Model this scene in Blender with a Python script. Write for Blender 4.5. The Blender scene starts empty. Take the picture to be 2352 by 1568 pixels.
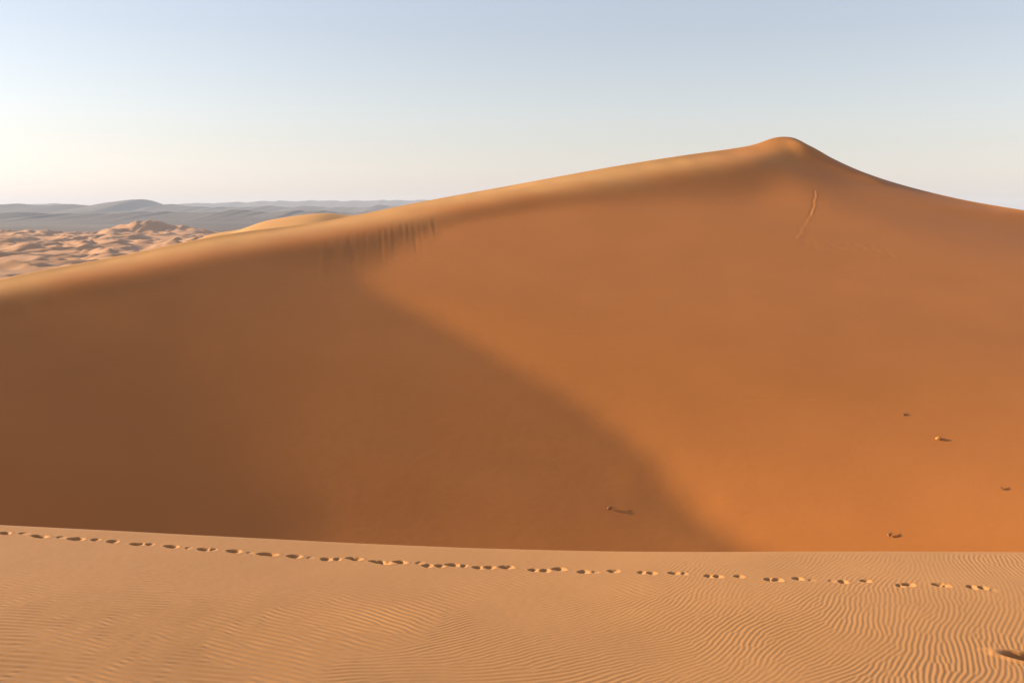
import bpy, math, random
import numpy as np
from mathutils import Vector

# ---------------------------------------------------------------- camera, world, sun, exposure
S = bpy.context.scene
rad = math.radians
F = 2287.0                      # focal length in pixels of a 2352 px wide picture (35 mm on full frame)
PITCH = rad(7.52)               # camera looks slightly down
cam_d = bpy.data.cameras.new('camera')
cam_d.lens = 35.0
cam_d.sensor_width = 36.0
cam_d.clip_start = 0.1
cam_d.clip_end = 60000
cam = bpy.data.objects.new('camera', cam_d)
S.collection.objects.link(cam)
cam.location = (0, 0, 0)
cam.rotation_euler = (rad(90) - PITCH, 0, 0)
S.camera = cam

SUN_EL = 15.0                   # degrees above the horizon
SUN_AZ = -82.0                  # degrees from the view direction (+Y), negative = to the left
w = bpy.data.worlds.new('World')
S.world = w
w.use_nodes = True
nt = w.node_tree
bg = nt.nodes['Background']
sky = nt.nodes.new('ShaderNodeTexSky')
sky.sky_type = 'NISHITA'
sky.sun_disc = False
sky.sun_elevation = rad(SUN_EL)
sky.sun_rotation = rad(SUN_AZ)
sky.altitude = 700
sky.air_density = 1.5
sky.dust_density = 1.0
sky.ozone_density = 2.0
hs = nt.nodes.new('ShaderNodeHueSaturation')        # dust in the air takes colour out of the whole sky
hs.inputs['Saturation'].default_value = .50
ti = nt.nodes.new('ShaderNodeMix'); ti.data_type = 'RGBA'; ti.blend_type = 'MULTIPLY'
ti.inputs['Factor'].default_value = 1.0
ti.inputs['B'].default_value = (.885, .877, 1.01, 1)
nt.links.new(sky.outputs[0], hs.inputs['Color'])
nt.links.new(hs.outputs[0], ti.inputs['A'])
nt.links.new(ti.outputs['Result'], bg.inputs[0])
bg.inputs[1].default_value = 0.078

sd = bpy.data.lights.new('sun', 'SUN')
sd.energy = 4.45
sd.angle = rad(0.55)
sd.color = (1.0, 0.80, 0.53)
sun = bpy.data.objects.new('sun', sd)
S.collection.objects.link(sun)
to_sun = Vector((math.sin(rad(SUN_AZ)) * math.cos(rad(SUN_EL)), math.cos(rad(SUN_AZ)) * math.cos(rad(SUN_EL)), math.sin(rad(SUN_EL))))
sun.rotation_euler = to_sun.to_track_quat('Z', 'Y').to_euler()
sun.location = (-30, 10, 30)

S.view_settings.view_transform = 'Standard'
S.view_settings.look = 'None'
S.view_settings.exposure = 1.40
S.view_settings.gamma = 1.0
S.cycles.use_denoising = True
S.cycles.max_bounces = 8
S.cycles.diffuse_bounces = 5
S.cycles.volume_bounces = 1

# ---------------------------------------------------------------- helpers
def ray(u, v):
    """picture point (2352 x 1568) -> x/y and z/y of its sight line"""
    a, b = (u - 1176.0) / F, (784.0 - v) / F
    y = math.cos(PITCH) + b * math.sin(PITCH)
    z = -math.sin(PITCH) + b * math.cos(PITCH)
    return a / y, z / y

def pt(u, v, Y):
    a, b = ray(u, v)
    return a * Y, Y, b * Y

def cubic(xs, ys):
    """smooth monotone-ish interpolant (natural cubic spline) of points"""
    xs, ys = np.asarray(xs, float), np.asarray(ys, float)
    n = len(xs)
    h = np.diff(xs)
    A = np.zeros((n, n)); r = np.zeros(n)
    A[0, 0] = A[-1, -1] = 1
    for i in range(1, n - 1):
        A[i, i - 1], A[i, i], A[i, i + 1] = h[i - 1], 2 * (h[i - 1] + h[i]), h[i]
        r[i] = 6 * ((ys[i + 1] - ys[i]) / h[i] - (ys[i] - ys[i - 1]) / h[i - 1])
    m = np.linalg.solve(A, r)
    def f(x):
        x = np.asarray(x, float)
        i = np.clip(np.searchsorted(xs, x) - 1, 0, n - 2)
        xc = np.clip(x, xs[0], xs[-1])
        t0, t1 = xs[i + 1] - xc, xc - xs[i]
        y = (m[i] * t0**3 + m[i + 1] * t1**3) / (6 * h[i]) + (ys[i] / h[i] - m[i] * h[i] / 6) * t0 + (ys[i + 1] / h[i] - m[i + 1] * h[i] / 6) * t1
        s0 = (ys[1] - ys[0]) / h[0] - h[0] * (2 * m[0] + m[1]) / 6
        s1 = (ys[-1] - ys[-2]) / h[-1] + h[-1] * (m[-2] + 2 * m[-1]) / 6
        return y + np.where(x < xs[0], (x - xs[0]) * s0, 0) + np.where(x > xs[-1], (x - xs[-1]) * s1, 0)
    return f

def smooth(a, b, x):
    t = np.clip((x - a) / (b - a), 0, 1)
    return t * t * (3 - 2 * t)

def hashf(i, j, seed):
    n = (i.astype(np.int64) * 374761393 + j.astype(np.int64) * 668265263 + seed * 1442695041) & 0x7fffffff
    n = ((n ^ (n >> 13)) * 1274126177) & 0x7fffffff
    return ((n ^ (n >> 16)) & 0xffff) / 65535.0

def noise(x, y, seed=0):
    """value noise, -1..1"""
    i, j = np.floor(x), np.floor(y)
    fx, fy = x - i, y - j
    fx, fy = fx**3 * (fx * (fx * 6 - 15) + 10), fy**3 * (fy * (fy * 6 - 15) + 10)
    a, b = hashf(i, j, seed), hashf(i + 1, j, seed)
    c, d = hashf(i, j + 1, seed), hashf(i + 1, j + 1, seed)
    return 2 * ((a * (1 - fx) + b * fx) * (1 - fy) + (c * (1 - fx) + d * fx) * fy) - 1

def fbm(x, y, seed=0, oct=4, gain=.5):
    s, a = 0, 1
    for k in range(oct):
        s = s + a * noise(x * 2**k + 17.3 * k, y * 2**k - 9.1 * k, seed + k)
        a *= gain
    return s

def axis(lo, hi, step, far_lo, far_hi, grow=1.12):
    """dense between lo and hi, stretching out to far_lo and far_hi"""
    a = list(np.arange(lo, hi + step * .5, step))
    s, x = step, a[0]
    left = []
    while x > far_lo:
        s *= grow; x -= s; left.append(x)
    s, x = step, a[-1]
    right = []
    while x < far_hi:
        s *= grow; x += s; right.append(x)
    return np.array(left[::-1] + a + right)

def grid_faces(nx, ny):
    i = np.arange((ny - 1) * (nx - 1))
    r, c = i // (nx - 1), i % (nx - 1)
    a = r * nx + c
    return np.stack([a, a + 1, a + nx + 1, a + nx], 1)

def mesh_np(name, co, faces, mat, normals=None):
    me = bpy.data.meshes.new(name)
    me.vertices.add(len(co))
    me.vertices.foreach_set('co', np.ascontiguousarray(co, np.float32).ravel())
    n = faces.shape[1]
    me.loops.add(faces.size)
    me.loops.foreach_set('vertex_index', np.ascontiguousarray(faces, np.int32).ravel())
    me.polygons.add(len(faces))
    me.polygons.foreach_set('loop_start', np.arange(0, faces.size, n, dtype=np.int32))
    me.update(calc_edges=True)
    me.polygons.foreach_set('use_smooth', np.ones(len(faces), bool))
    me.materials.append(mat)
    if normals is not None:
        me.normals_split_custom_set_from_vertices(normals)
    o = bpy.data.objects.new(name, me)
    S.collection.objects.link(o)
    return o

def height_grid(name, xs, ys, Z, mat):
    X, Y = np.meshgrid(xs, ys)
    co = np.stack([X, Y, Z], -1).reshape(-1, 3)
    return mesh_np(name, co, grid_faces(len(xs), len(ys)), mat)

def tag(o, label, cat, group=None):
    o['label'] = label; o['category'] = cat
    if group: o['group'] = group
    return o

def structure(o):
    o['kind'] = 'structure'
    return o

# ---------------------------------------------------------------- materials
def new_mat(name):
    m = bpy.data.materials.new(name)
    m.use_nodes = True
    return m, m.node_tree, m.node_tree.nodes['Principled BSDF']

def sand(name, col, rough=.6, spec=.5, var=.10, patch=3.0, grain=400.0, bump=.15, fine=.004, col2=None, relief=0):
    """sand: broad tonal patches, fine speckle and a grain bump, all in object space"""
    m, t, p = new_mat(name)
    N, L = t.nodes, t.links
    tc = N.new('ShaderNodeTexCoord')
    n1 = N.new('ShaderNodeTexNoise'); n1.inputs['Scale'].default_value = 1 / patch; n1.inputs['Detail'].default_value = 5
    n2 = N.new('ShaderNodeTexNoise'); n2.inputs['Scale'].default_value = grain; n2.inputs['Detail'].default_value = 2
    L.new(tc.outputs['Object'], n1.inputs['Vector']); L.new(tc.outputs['Object'], n2.inputs['Vector'])
    ad = N.new('ShaderNodeMath'); ad.operation = 'MULTIPLY_ADD'
    L.new(n2.outputs['Fac'], ad.inputs[0]); ad.inputs[1].default_value = .6; L.new(n1.outputs['Fac'], ad.inputs[2])
    mp = N.new('ShaderNodeMapRange')
    L.new(ad.outputs[0], mp.inputs['Value'])
    mp.inputs['From Min'].default_value = .5; mp.inputs['From Max'].default_value = 1.1
    mp.inputs['To Min'].default_value = 1 - var; mp.inputs['To Max'].default_value = 1 + var
    mx = N.new('ShaderNodeVectorMath'); mx.operation = 'SCALE'
    mx.inputs[0].default_value = col
    if col2:                                        # paler tint on crest and back: sunlit strip painted into the colour
        at = N.new('ShaderNodeAttribute'); at.attribute_name = 'lit_crest'
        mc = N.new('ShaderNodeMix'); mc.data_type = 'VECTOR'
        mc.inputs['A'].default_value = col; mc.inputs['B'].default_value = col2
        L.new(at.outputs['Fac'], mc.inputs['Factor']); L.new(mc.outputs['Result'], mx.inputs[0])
    L.new(mp.outputs[0], mx.inputs['Scale'])
    L.new(mx.outputs[0], p.inputs['Base Color'])
    p.inputs['Roughness'].default_value = rough
    p.inputs['Specular IOR Level'].default_value = spec
    if relief:
        ms = N.new('ShaderNodeMapping'); ms.inputs['Scale'].default_value = (.8, 2.2, 2.2)
        L.new(tc.outputs['Object'], ms.inputs[0])
        n3 = N.new('ShaderNodeTexNoise'); n3.inputs['Scale'].default_value = 1.6; n3.inputs['Detail'].default_value = 6; n3.inputs['Roughness'].default_value = .65
        L.new(ms.outputs[0], n3.inputs['Vector'])
        b3 = N.new('ShaderNodeBump'); b3.inputs['Strength'].default_value = 1.0; b3.inputs['Distance'].default_value = relief
        L.new(n3.outputs['Fac'], b3.inputs['Height'])
    bp = N.new('ShaderNodeBump'); bp.inputs['Strength'].default_value = bump; bp.inputs['Distance'].default_value = fine
    L.new(n2.outputs['Fac'], bp.inputs['Height'])
    if relief: L.new(b3.outputs[0], bp.inputs['Normal'])
    L.new(bp.outputs[0], p.inputs['Normal'])
    return m

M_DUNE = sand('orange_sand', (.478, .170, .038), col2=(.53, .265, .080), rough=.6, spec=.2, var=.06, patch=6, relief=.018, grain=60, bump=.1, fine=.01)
M_FORE = sand('tan_sand', (.48, .227, .074), rough=.6, spec=.3, var=.06, patch=1.2, grain=260, bump=.25, fine=.003)
M_FIELD = sand('pale_sand', (.43, .22, .10), rough=.7, spec=.3, var=.06, patch=60, grain=3, bump=.0)
M_REAR = sand('golden_sand', (.50, .245, .06), rough=.6, spec=.4, var=.05, patch=8, grain=40, bump=.05, fine=.01)

# ---------------------------------------------------------------- the large dune
# crest line: picture column, picture row, distance
CREST = [(-700, 900, 50), (-350, 755, 56), (0, 641, 63), (250, 592, 69), (500, 541, 75.5), (750, 507, 82), (900, 477, 86), (1150, 430, 93), (1400, 384, 99),
         (1608, 351.5, 104), (1700, 338.5, 106.6), (1740, 329.5, 107.6), (1780, 316, 108.5), (1800, 314, 108.8), (1827, 318, 108.9), (1853, 331, 108.7), (1898, 356, 107.8), (1962, 386.5, 106.2), (2059, 420.5, 103.8), (2156, 446, 101.5), (2252, 466, 99.3), (2352, 482.5, 97), (2700, 540, 88), (3100, 600, 78)]
P = np.array([pt(*c) for c in CREST])
cy, cz = cubic(P[:, 0], P[:, 1]), cubic(P[:, 0], P[:, 2])
# heights of the slip face (cm): control points of a cubic B-spline surface over the plan
FACE = np.array([
    -2070,-1954,-1835,-1719,-1613,-1520,-1445,-1449,-1487,-1530,-1568,-1597,-1626,-1664,-1714,-1776,-1839,-1891,-1930,-1958,-1983,-2009,-2035,-2062,-2088,-2114,-2138,-2163,-2187,-2211,-2234,-2256,-2277,-2298,-2318,-2338,-2357,-2375,-2392,-2408,-2424,-2439,-2453,-2467,-2480,-2493,-2502,-2504,-2495,-2477,-2454,-2431,-2409,-2389,-2369,-2348,-2329,-2319,-2319,-2330,-2344,-2361,-2378,-2397,-2419,-2443,-2469,-2495,-2519,-2536,-2543,-2536,-2516,-2483,-2438,-2386,-2329,-2269,-2207,-2145,-2082,-2019,-1956,-1895,-1835,-1775,
    -1944,-1851,-1759,-1658,-1556,-1444,-1313,-1366,-1416,-1452,-1482,-1509,-1539,-1576,-1627,-1689,-1752,-1805,-1844,-1872,-1897,-1923,-1949,-1977,-2003,-2029,-2054,-2079,-2103,-2128,-2151,-2174,-2195,-2216,-2237,-2257,-2277,-2295,-2313,-2329,-2345,-2360,-2375,-2389,-2403,-2416,-2426,-2429,-2420,-2402,-2379,-2357,-2337,-2317,-2297,-2276,-2258,-2248,-2250,-2260,-2276,-2293,-2311,-2331,-2352,-2377,-2403,-2430,-2454,-2472,-2480,-2474,-2454,-2421,-2377,-2325,-2269,-2209,-2148,-2086,-2023,-1961,-1899,-1838,-1778,-1718,
    -1783,-1696,-1609,-1509,-1405,-1305,-1236,-1289,-1333,-1363,-1392,-1422,-1452,-1489,-1539,-1601,-1665,-1719,-1756,-1784,-1809,-1835,-1862,-1889,-1916,-1942,-1968,-1993,-2019,-2043,-2068,-2091,-2113,-2134,-2156,-2176,-2196,-2215,-2233,-2250,-2266,-2282,-2297,-2312,-2327,-2340,-2351,-2354,-2346,-2328,-2306,-2284,-2264,-2245,-2226,-2206,-2188,-2178,-2180,-2192,-2207,-2225,-2243,-2264,-2286,-2311,-2338,-2365,-2390,-2408,-2416,-2411,-2391,-2359,-2315,-2264,-2208,-2149,-2088,-2027,-1965,-1903,-1842,-1781,-1721,-1661,
    -1591,-1496,-1398,-1303,-1224,-1167,-1145,-1181,-1240,-1275,-1305,-1334,-1365,-1401,-1451,-1514,-1579,-1632,-1670,-1697,-1723,-1749,-1776,-1803,-1830,-1857,-1883,-1909,-1934,-1960,-1984,-2008,-2030,-2052,-2074,-2095,-2116,-2135,-2154,-2171,-2188,-2204,-2219,-2235,-2250,-2264,-2275,-2279,-2272,-2254,-2232,-2211,-2192,-2173,-2154,-2135,-2117,-2108,-2110,-2123,-2139,-2157,-2176,-2197,-2219,-2245,-2272,-2300,-2325,-2344,-2353,-2348,-2329,-2297,-2254,-2203,-2148,-2089,-2029,-1968,-1906,-1845,-1784,-1724,-1664,-1605,
    -1396,-1298,-1200,-1117,-1069,-1049,-1053,-1083,-1137,-1186,-1218,-1247,-1278,-1314,-1363,-1427,-1492,-1547,-1583,-1610,-1636,-1661,-1688,-1716,-1743,-1770,-1797,-1824,-1850,-1876,-1901,-1925,-1948,-1971,-1993,-2014,-2035,-2055,-2074,-2092,-2109,-2126,-2142,-2158,-2173,-2188,-2199,-2205,-2198,-2180,-2158,-2138,-2119,-2101,-2083,-2064,-2047,-2037,-2041,-2054,-2071,-2089,-2108,-2130,-2153,-2178,-2206,-2235,-2261,-2281,-2289,-2285,-2266,-2235,-2192,-2142,-2087,-2029,-1969,-1909,-1848,-1787,-1727,-1667,-1607,-1548,
    -1219,-1126,-1037,-964,-932,-931,-949,-981,-1031,-1089,-1129,-1159,-1191,-1227,-1275,-1339,-1406,-1461,-1496,-1523,-1549,-1575,-1603,-1631,-1659,-1686,-1713,-1739,-1766,-1792,-1817,-1842,-1865,-1888,-1911,-1934,-1955,-1975,-1995,-2013,-2031,-2048,-2064,-2080,-2097,-2112,-2123,-2130,-2124,-2105,-2084,-2065,-2047,-2029,-2011,-1993,-1976,-1967,-1971,-1985,-2003,-2021,-2041,-2063,-2086,-2112,-2141,-2170,-2197,-2217,-2226,-2222,-2204,-2173,-2131,-2081,-2027,-1969,-1910,-1850,-1789,-1729,-1669,-1610,-1550,-1491,
    -1069,-986,-906,-843,-813,-819,-843,-878,-925,-985,-1038,-1071,-1103,-1140,-1187,-1252,-1320,-1377,-1412,-1436,-1461,-1486,-1513,-1540,-1568,-1597,-1626,-1654,-1681,-1709,-1735,-1760,-1784,-1807,-1830,-1853,-1874,-1895,-1914,-1933,-1952,-1969,-1986,-2003,-2020,-2035,-2046,-2056,-2050,-2030,-2010,-1991,-1974,-1957,-1940,-1923,-1905,-1895,-1901,-1916,-1934,-1953,-1973,-1995,-2020,-2046,-2075,-2105,-2132,-2153,-2163,-2159,-2142,-2111,-2069,-2020,-1966,-1909,-1850,-1791,-1731,-1671,-1612,-1553,-1494,-1435,
    -949,-874,-804,-748,-716,-717,-741,-778,-822,-876,-937,-983,-1015,-1051,-1099,-1165,-1236,-1287,-1317,-1349,-1380,-1410,-1439,-1466,-1492,-1519,-1544,-1570,-1597,-1623,-1649,-1674,-1698,-1723,-1748,-1772,-1795,-1816,-1836,-1855,-1874,-1892,-1909,-1926,-1943,-1960,-1969,-1984,-1978,-1956,-1936,-1919,-1902,-1885,-1868,-1852,-1834,-1824,-1832,-1848,-1866,-1885,-1906,-1928,-1953,-1980,-2009,-2040,-2068,-2089,-2100,-2097,-2079,-2049,-2008,-1959,-1906,-1849,-1791,-1732,-1673,-1613,-1554,-1495,-1437,-1378,
    -853,-786,-724,-672,-639,-630,-648,-682,-724,-774,-830,-887,-925,-961,-1011,-1079,-1153,-1190,-1221,-1252,-1283,-1315,-1347,-1379,-1411,-1441,-1471,-1499,-1525,-1551,-1576,-1601,-1624,-1647,-1668,-1690,-1711,-1732,-1753,-1773,-1793,-1812,-1830,-1848,-1863,-1885,-1889,-1910,-1899,-1876,-1860,-1844,-1828,-1813,-1798,-1786,-1765,-1751,-1762,-1780,-1798,-1817,-1838,-1861,-1886,-1914,-1944,-1975,-2003,-2025,-2036,-2034,-2017,-1987,-1946,-1898,-1845,-1789,-1731,-1673,-1614,-1555,-1497,-1438,-1380,-1321,
    -777,-717,-661,-613,-578,-562,-567,-592,-629,-672,-724,-783,-835,-869,-918,-999,-1068,-1096,-1128,-1159,-1191,-1222,-1254,-1286,-1318,-1350,-1383,-1415,-1446,-1477,-1505,-1531,-1556,-1580,-1602,-1623,-1644,-1663,-1682,-1701,-1719,-1737,-1755,-1774,-1788,-1824,-1801,-1848,-1842,-1810,-1794,-1776,-1759,-1741,-1724,-1707,-1691,-1679,-1694,-1711,-1730,-1750,-1771,-1794,-1820,-1847,-1878,-1909,-1939,-1962,-1973,-1971,-1955,-1925,-1885,-1837,-1784,-1729,-1672,-1614,-1556,-1497,-1439,-1381,-1323,-1265,
    -714,-661,-610,-565,-530,-508,-502,-515,-542,-578,-621,-674,-735,-776,-818,-927,-969,-999,-1034,-1066,-1100,-1134,-1168,-1202,-1236,-1269,-1301,-1333,-1365,-1396,-1425,-1454,-1481,-1507,-1530,-1553,-1575,-1596,-1615,-1633,-1650,-1667,-1682,-1695,-1711,-1714,-1742,-1760,-1735,-1719,-1702,-1686,-1671,-1656,-1641,-1627,-1613,-1606,-1625,-1643,-1662,-1682,-1703,-1727,-1753,-1781,-1812,-1844,-1874,-1898,-1910,-1909,-1893,-1863,-1823,-1776,-1724,-1669,-1612,-1555,-1497,-1439,-1382,-1324,-1266,-1208,
    -660,-613,-567,-525,-491,-466,-453,-455,-471,-498,-531,-573,-628,-687,-720,-805,-885,-917,-954,-989,-1023,-1058,-1092,-1125,-1159,-1192,-1224,-1257,-1288,-1319,-1348,-1375,-1401,-1425,-1447,-1469,-1491,-1511,-1531,-1549,-1568,-1586,-1603,-1623,-1639,-1668,-1682,-1653,-1641,-1628,-1615,-1604,-1593,-1582,-1571,-1561,-1551,-1541,-1555,-1576,-1594,-1614,-1636,-1660,-1686,-1715,-1746,-1779,-1810,-1834,-1847,-1846,-1830,-1801,-1762,-1715,-1663,-1609,-1553,-1496,-1439,-1381,-1324,-1267,-1210,-1152,
    -609,-568,-528,-490,-457,-431,-415,-411,-419,-440,-464,-492,-526,-576,-625,-684,-787,-847,-881,-915,-949,-982,-1016,-1049,-1082,-1115,-1147,-1178,-1208,-1238,-1265,-1292,-1317,-1340,-1363,-1385,-1407,-1428,-1450,-1471,-1493,-1516,-1538,-1560,-1583,-1601,-1572,-1566,-1556,-1547,-1538,-1530,-1522,-1514,-1506,-1498,-1490,-1482,-1480,-1508,-1525,-1546,-1569,-1593,-1620,-1649,-1680,-1714,-1745,-1770,-1784,-1784,-1768,-1739,-1700,-1654,-1603,-1549,-1493,-1437,-1380,-1324,-1267,-1210,-1153,-1096,
    -557,-522,-487,-454,-424,-400,-382,-374,-378,-397,-424,-454,-484,-508,-501,-583,-660,-763,-804,-840,-872,-906,-938,-971,-1003,-1035,-1066,-1097,-1128,-1157,-1185,-1211,-1237,-1262,-1286,-1310,-1334,-1357,-1380,-1402,-1423,-1442,-1464,-1477,-1503,-1496,-1487,-1482,-1473,-1467,-1461,-1456,-1451,-1446,-1441,-1436,-1431,-1426,-1420,-1438,-1457,-1478,-1501,-1526,-1553,-1582,-1614,-1648,-1681,-1707,-1721,-1721,-1706,-1678,-1639,-1592,-1542,-1489,-1434,-1378,-1322,-1266,-1209,-1153,-1096,-1039,
    -503,-473,-444,-415,-388,-365,-347,-336,-335,-348,-373,-400,-424,-436,-422,-469,-543,-637,-726,-761,-794,-827,-859,-891,-924,-956,-988,-1019,-1050,-1080,-1108,-1136,-1162,-1187,-1211,-1235,-1257,-1279,-1299,-1319,-1337,-1357,-1373,-1394,-1413,-1403,-1400,-1394,-1392,-1388,-1386,-1384,-1381,-1379,-1377,-1374,-1371,-1368,-1365,-1365,-1388,-1410,-1434,-1459,-1486,-1516,-1548,-1583,-1616,-1643,-1659,-1659,-1644,-1616,-1577,-1531,-1481,-1429,-1374,-1319,-1264,-1208,-1152,-1096,-1039,-983,
    -442,-418,-394,-370,-347,-325,-305,-289,-280,-279,-288,-304,-321,-337,-349,-360,-445,-507,-612,-684,-718,-750,-782,-815,-847,-879,-911,-943,-973,-1002,-1030,-1057,-1082,-1106,-1129,-1151,-1173,-1194,-1215,-1235,-1257,-1275,-1296,-1322,-1314,-1312,-1311,-1311,-1310,-1310,-1310,-1311,-1311,-1311,-1310,-1310,-1309,-1307,-1306,-1305,-1317,-1341,-1367,-1393,-1420,-1449,-1482,-1518,-1552,-1580,-1596,-1596,-1582,-1554,-1516,-1470,-1421,-1368,-1315,-1260,-1205,-1150,-1094,-1038,-983,-927,
    -376,-357,-338,-318,-298,-277,-255,-233,-213,-196,-184,-181,-190,-206,-228,-258,-329,-408,-476,-586,-641,-675,-708,-738,-771,-802,-833,-864,-893,-922,-949,-975,-1000,-1024,-1047,-1071,-1094,-1116,-1138,-1161,-1179,-1202,-1227,-1221,-1223,-1225,-1226,-1228,-1230,-1232,-1234,-1236,-1238,-1240,-1241,-1242,-1243,-1243,-1243,-1243,-1246,-1273,-1299,-1326,-1353,-1383,-1416,-1452,-1487,-1516,-1533,-1534,-1520,-1492,-1454,-1409,-1360,-1308,-1255,-1201,-1147,-1092,-1037,-981,-926,-870,
    -302,-289,-275,-260,-242,-222,-198,-170,-140,-108,-76,-53,-53,-72,-105,-152,-216,-297,-367,-450,-557,-602,-633,-666,-695,-726,-756,-786,-814,-843,-870,-897,-922,-947,-972,-996,-1019,-1042,-1065,-1084,-1110,-1132,-1127,-1131,-1135,-1137,-1141,-1144,-1148,-1151,-1155,-1158,-1162,-1165,-1168,-1171,-1173,-1175,-1178,-1180,-1182,-1204,-1232,-1259,-1287,-1317,-1350,-1387,-1423,-1453,-1470,-1472,-1457,-1430,-1392,-1348,-1299,-1248,-1196,-1142,-1088,-1034,-979,-924,-869,-814,
    -223,-215,-206,-195,-181,-162,-137,-105,-66,-23,23,62,78,62,25,-26,-95,-187,-262,-339,-428,-517,-560,-587,-619,-648,-680,-709,-739,-768,-796,-823,-849,-875,-900,-924,-949,-971,-992,-1020,-1035,-1032,-1038,-1042,-1046,-1051,-1055,-1059,-1064,-1068,-1073,-1078,-1083,-1089,-1094,-1099,-1104,-1109,-1114,-1119,-1122,-1132,-1165,-1192,-1220,-1250,-1284,-1322,-1359,-1390,-1408,-1410,-1395,-1368,-1331,-1287,-1239,-1188,-1136,-1083,-1030,-976,-922,-867,-812,-758,
    -140,-136,-131,-125,-114,-98,-73,-40,3,53,107,158,190,187,152,99,29,-59,-165,-241,-325,-397,-468,-514,-543,-577,-608,-640,-670,-699,-727,-755,-782,-807,-833,-858,-880,-905,-934,-940,-938,-945,-949,-953,-959,-963,-969,-974,-980,-987,-994,-1001,-1009,-1016,-1024,-1032,-1039,-1046,-1053,-1059,-1066,-1071,-1097,-1125,-1153,-1184,-1218,-1256,-1295,-1326,-1345,-1347,-1333,-1306,-1269,-1226,-1178,-1128,-1077,-1024,-971,-918,-864,-810,-756,-701,
    -53,-53,-53,-51,-44,-31,-9,23,66,118,176,233,277,292,268,218,149,64,-46,-151,-223,-312,-376,-434,-479,-509,-543,-573,-604,-633,-661,-689,-716,-742,-768,-790,-819,-843,-844,-845,-853,-857,-862,-868,-874,-881,-888,-896,-904,-913,-922,-931,-941,-950,-959,-968,-976,-985,-992,-1000,-1007,-1014,-1026,-1058,-1087,-1117,-1152,-1191,-1230,-1263,-1283,-1285,-1271,-1244,-1207,-1164,-1117,-1068,-1017,-965,-913,-860,-807,-753,-699,-645,
    36,32,28,26,28,37,55,83,123,173,231,289,340,369,363,320,255,173,74,-42,-145,-213,-297,-354,-404,-448,-478,-511,-540,-570,-598,-626,-653,-679,-704,-734,-751,-748,-754,-762,-767,-774,-783,-791,-800,-809,-819,-828,-838,-848,-857,-867,-877,-887,-896,-906,-915,-924,-932,-941,-949,-957,-965,-991,-1020,-1050,-1085,-1125,-1166,-1200,-1220,-1223,-1209,-1182,-1146,-1103,-1057,-1008,-957,-906,-855,-802,-749,-696,-642,-589,
    126,119,111,105,103,107,119,142,175,220,274,330,382,420,431,405,350,279,193,89,-40,-133,-199,-272,-325,-375,-417,-446,-478,-507,-536,-564,-591,-619,-647,-655,-656,-666,-676,-684,-695,-705,-715,-725,-735,-745,-755,-765,-775,-785,-795,-805,-815,-825,-835,-845,-854,-864,-873,-882,-890,-899,-907,-920,-953,-984,-1019,-1059,-1101,-1137,-1158,-1161,-1147,-1120,-1084,-1042,-996,-947,-898,-847,-796,-744,-692,-639,-585,-532,
    216,205,195,186,179,178,184,200,226,263,309,360,411,452,474,467,425,359,278,182,73,-38,-112,-180,-245,-296,-346,-388,-416,-448,-477,-505,-535,-560,-566,-574,-588,-598,-609,-620,-631,-641,-652,-662,-672,-682,-693,-703,-713,-724,-734,-744,-754,-765,-775,-785,-795,-805,-814,-823,-832,-841,-850,-858,-886,-917,-952,-993,-1037,-1074,-1096,-1099,-1085,-1058,-1022,-981,-935,-887,-838,-788,-738,-686,-634,-582,-529,-476,
    305,292,279,267,257,250,250,258,276,304,341,384,430,471,499,506,482,429,357,273,180,77,-26,-87,-153,-213,-265,-314,-357,-386,-417,-448,-477,-488,-501,-513,-523,-535,-547,-557,-568,-579,-590,-600,-611,-621,-632,-642,-653,-663,-674,-684,-694,-705,-715,-725,-736,-746,-755,-765,-774,-783,-793,-801,-815,-851,-885,-927,-972,-1011,-1034,-1037,-1023,-996,-960,-919,-874,-827,-779,-729,-679,-628,-577,-525,-472,-419,
    393,379,364,349,336,325,319,319,328,346,373,407,445,483,514,530,525,492,435,364,282,192,93,-1,-60,-122,-181,-230,-276,-324,-357,-387,-414,-432,-442,-453,-464,-474,-486,-497,-508,-519,-530,-540,-551,-562,-572,-583,-593,-604,-614,-625,-635,-646,-656,-667,-677,-687,-697,-707,-717,-727,-736,-746,-754,-783,-819,-861,-908,-948,-972,-975,-961,-934,-899,-858,-814,-767,-719,-670,-621,-571,-520,-468,-414,-361,
    478,464,448,432,416,402,390,383,383,391,408,432,462,494,524,547,555,544,509,454,386,308,218,112,26,-27,-90,-146,-192,-231,-277,-315,-346,-372,-381,-394,-404,-415,-426,-437,-448,-459,-470,-481,-491,-502,-513,-523,-534,-545,-555,-566,-576,-587,-598,-608,-619,-629,-639,-649,-659,-669,-679,-689,-698,-713,-752,-795,-843,-886,-910,-913,-899,-872,-837,-797,-753,-707,-659,-611,-562,-514,-462,-408,-353,-299,
    562,548,533,515,498,481,465,452,444,442,448,462,482,508,535,560,577,583,570,535,483,418,341,249,142,54,5,-52,-107,-155,-193,-239,-278,-309,-326,-335,-347,-357,-368,-379,-390,-401,-412,-422,-433,-444,-454,-465,-476,-486,-497,-508,-518,-529,-540,-550,-561,-572,-582,-592,-603,-613,-623,-633,-643,-652,-683,-728,-779,-823,-848,-852,-837,-810,-775,-735,-692,-647,-600,-552,-503,-451,-396,-341,-288,-234,
    645,631,616,599,581,562,543,525,510,500,495,499,509,527,549,572,594,609,613,599,564,514,453,379,287,169,85,34,-20,-70,-114,-152,-201,-242,-266,-277,-288,-299,-310,-320,-331,-342,-352,-363,-374,-385,-395,-406,-417,-428,-438,-449,-460,-471,-482,-492,-503,-514,-525,-535,-546,-556,-567,-577,-588,-597,-611,-661,-715,-760,-786,-790,-775,-748,-713,-674,-631,-587,-540,-493,-442,-387,-332,-278,-224,-170,
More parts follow.
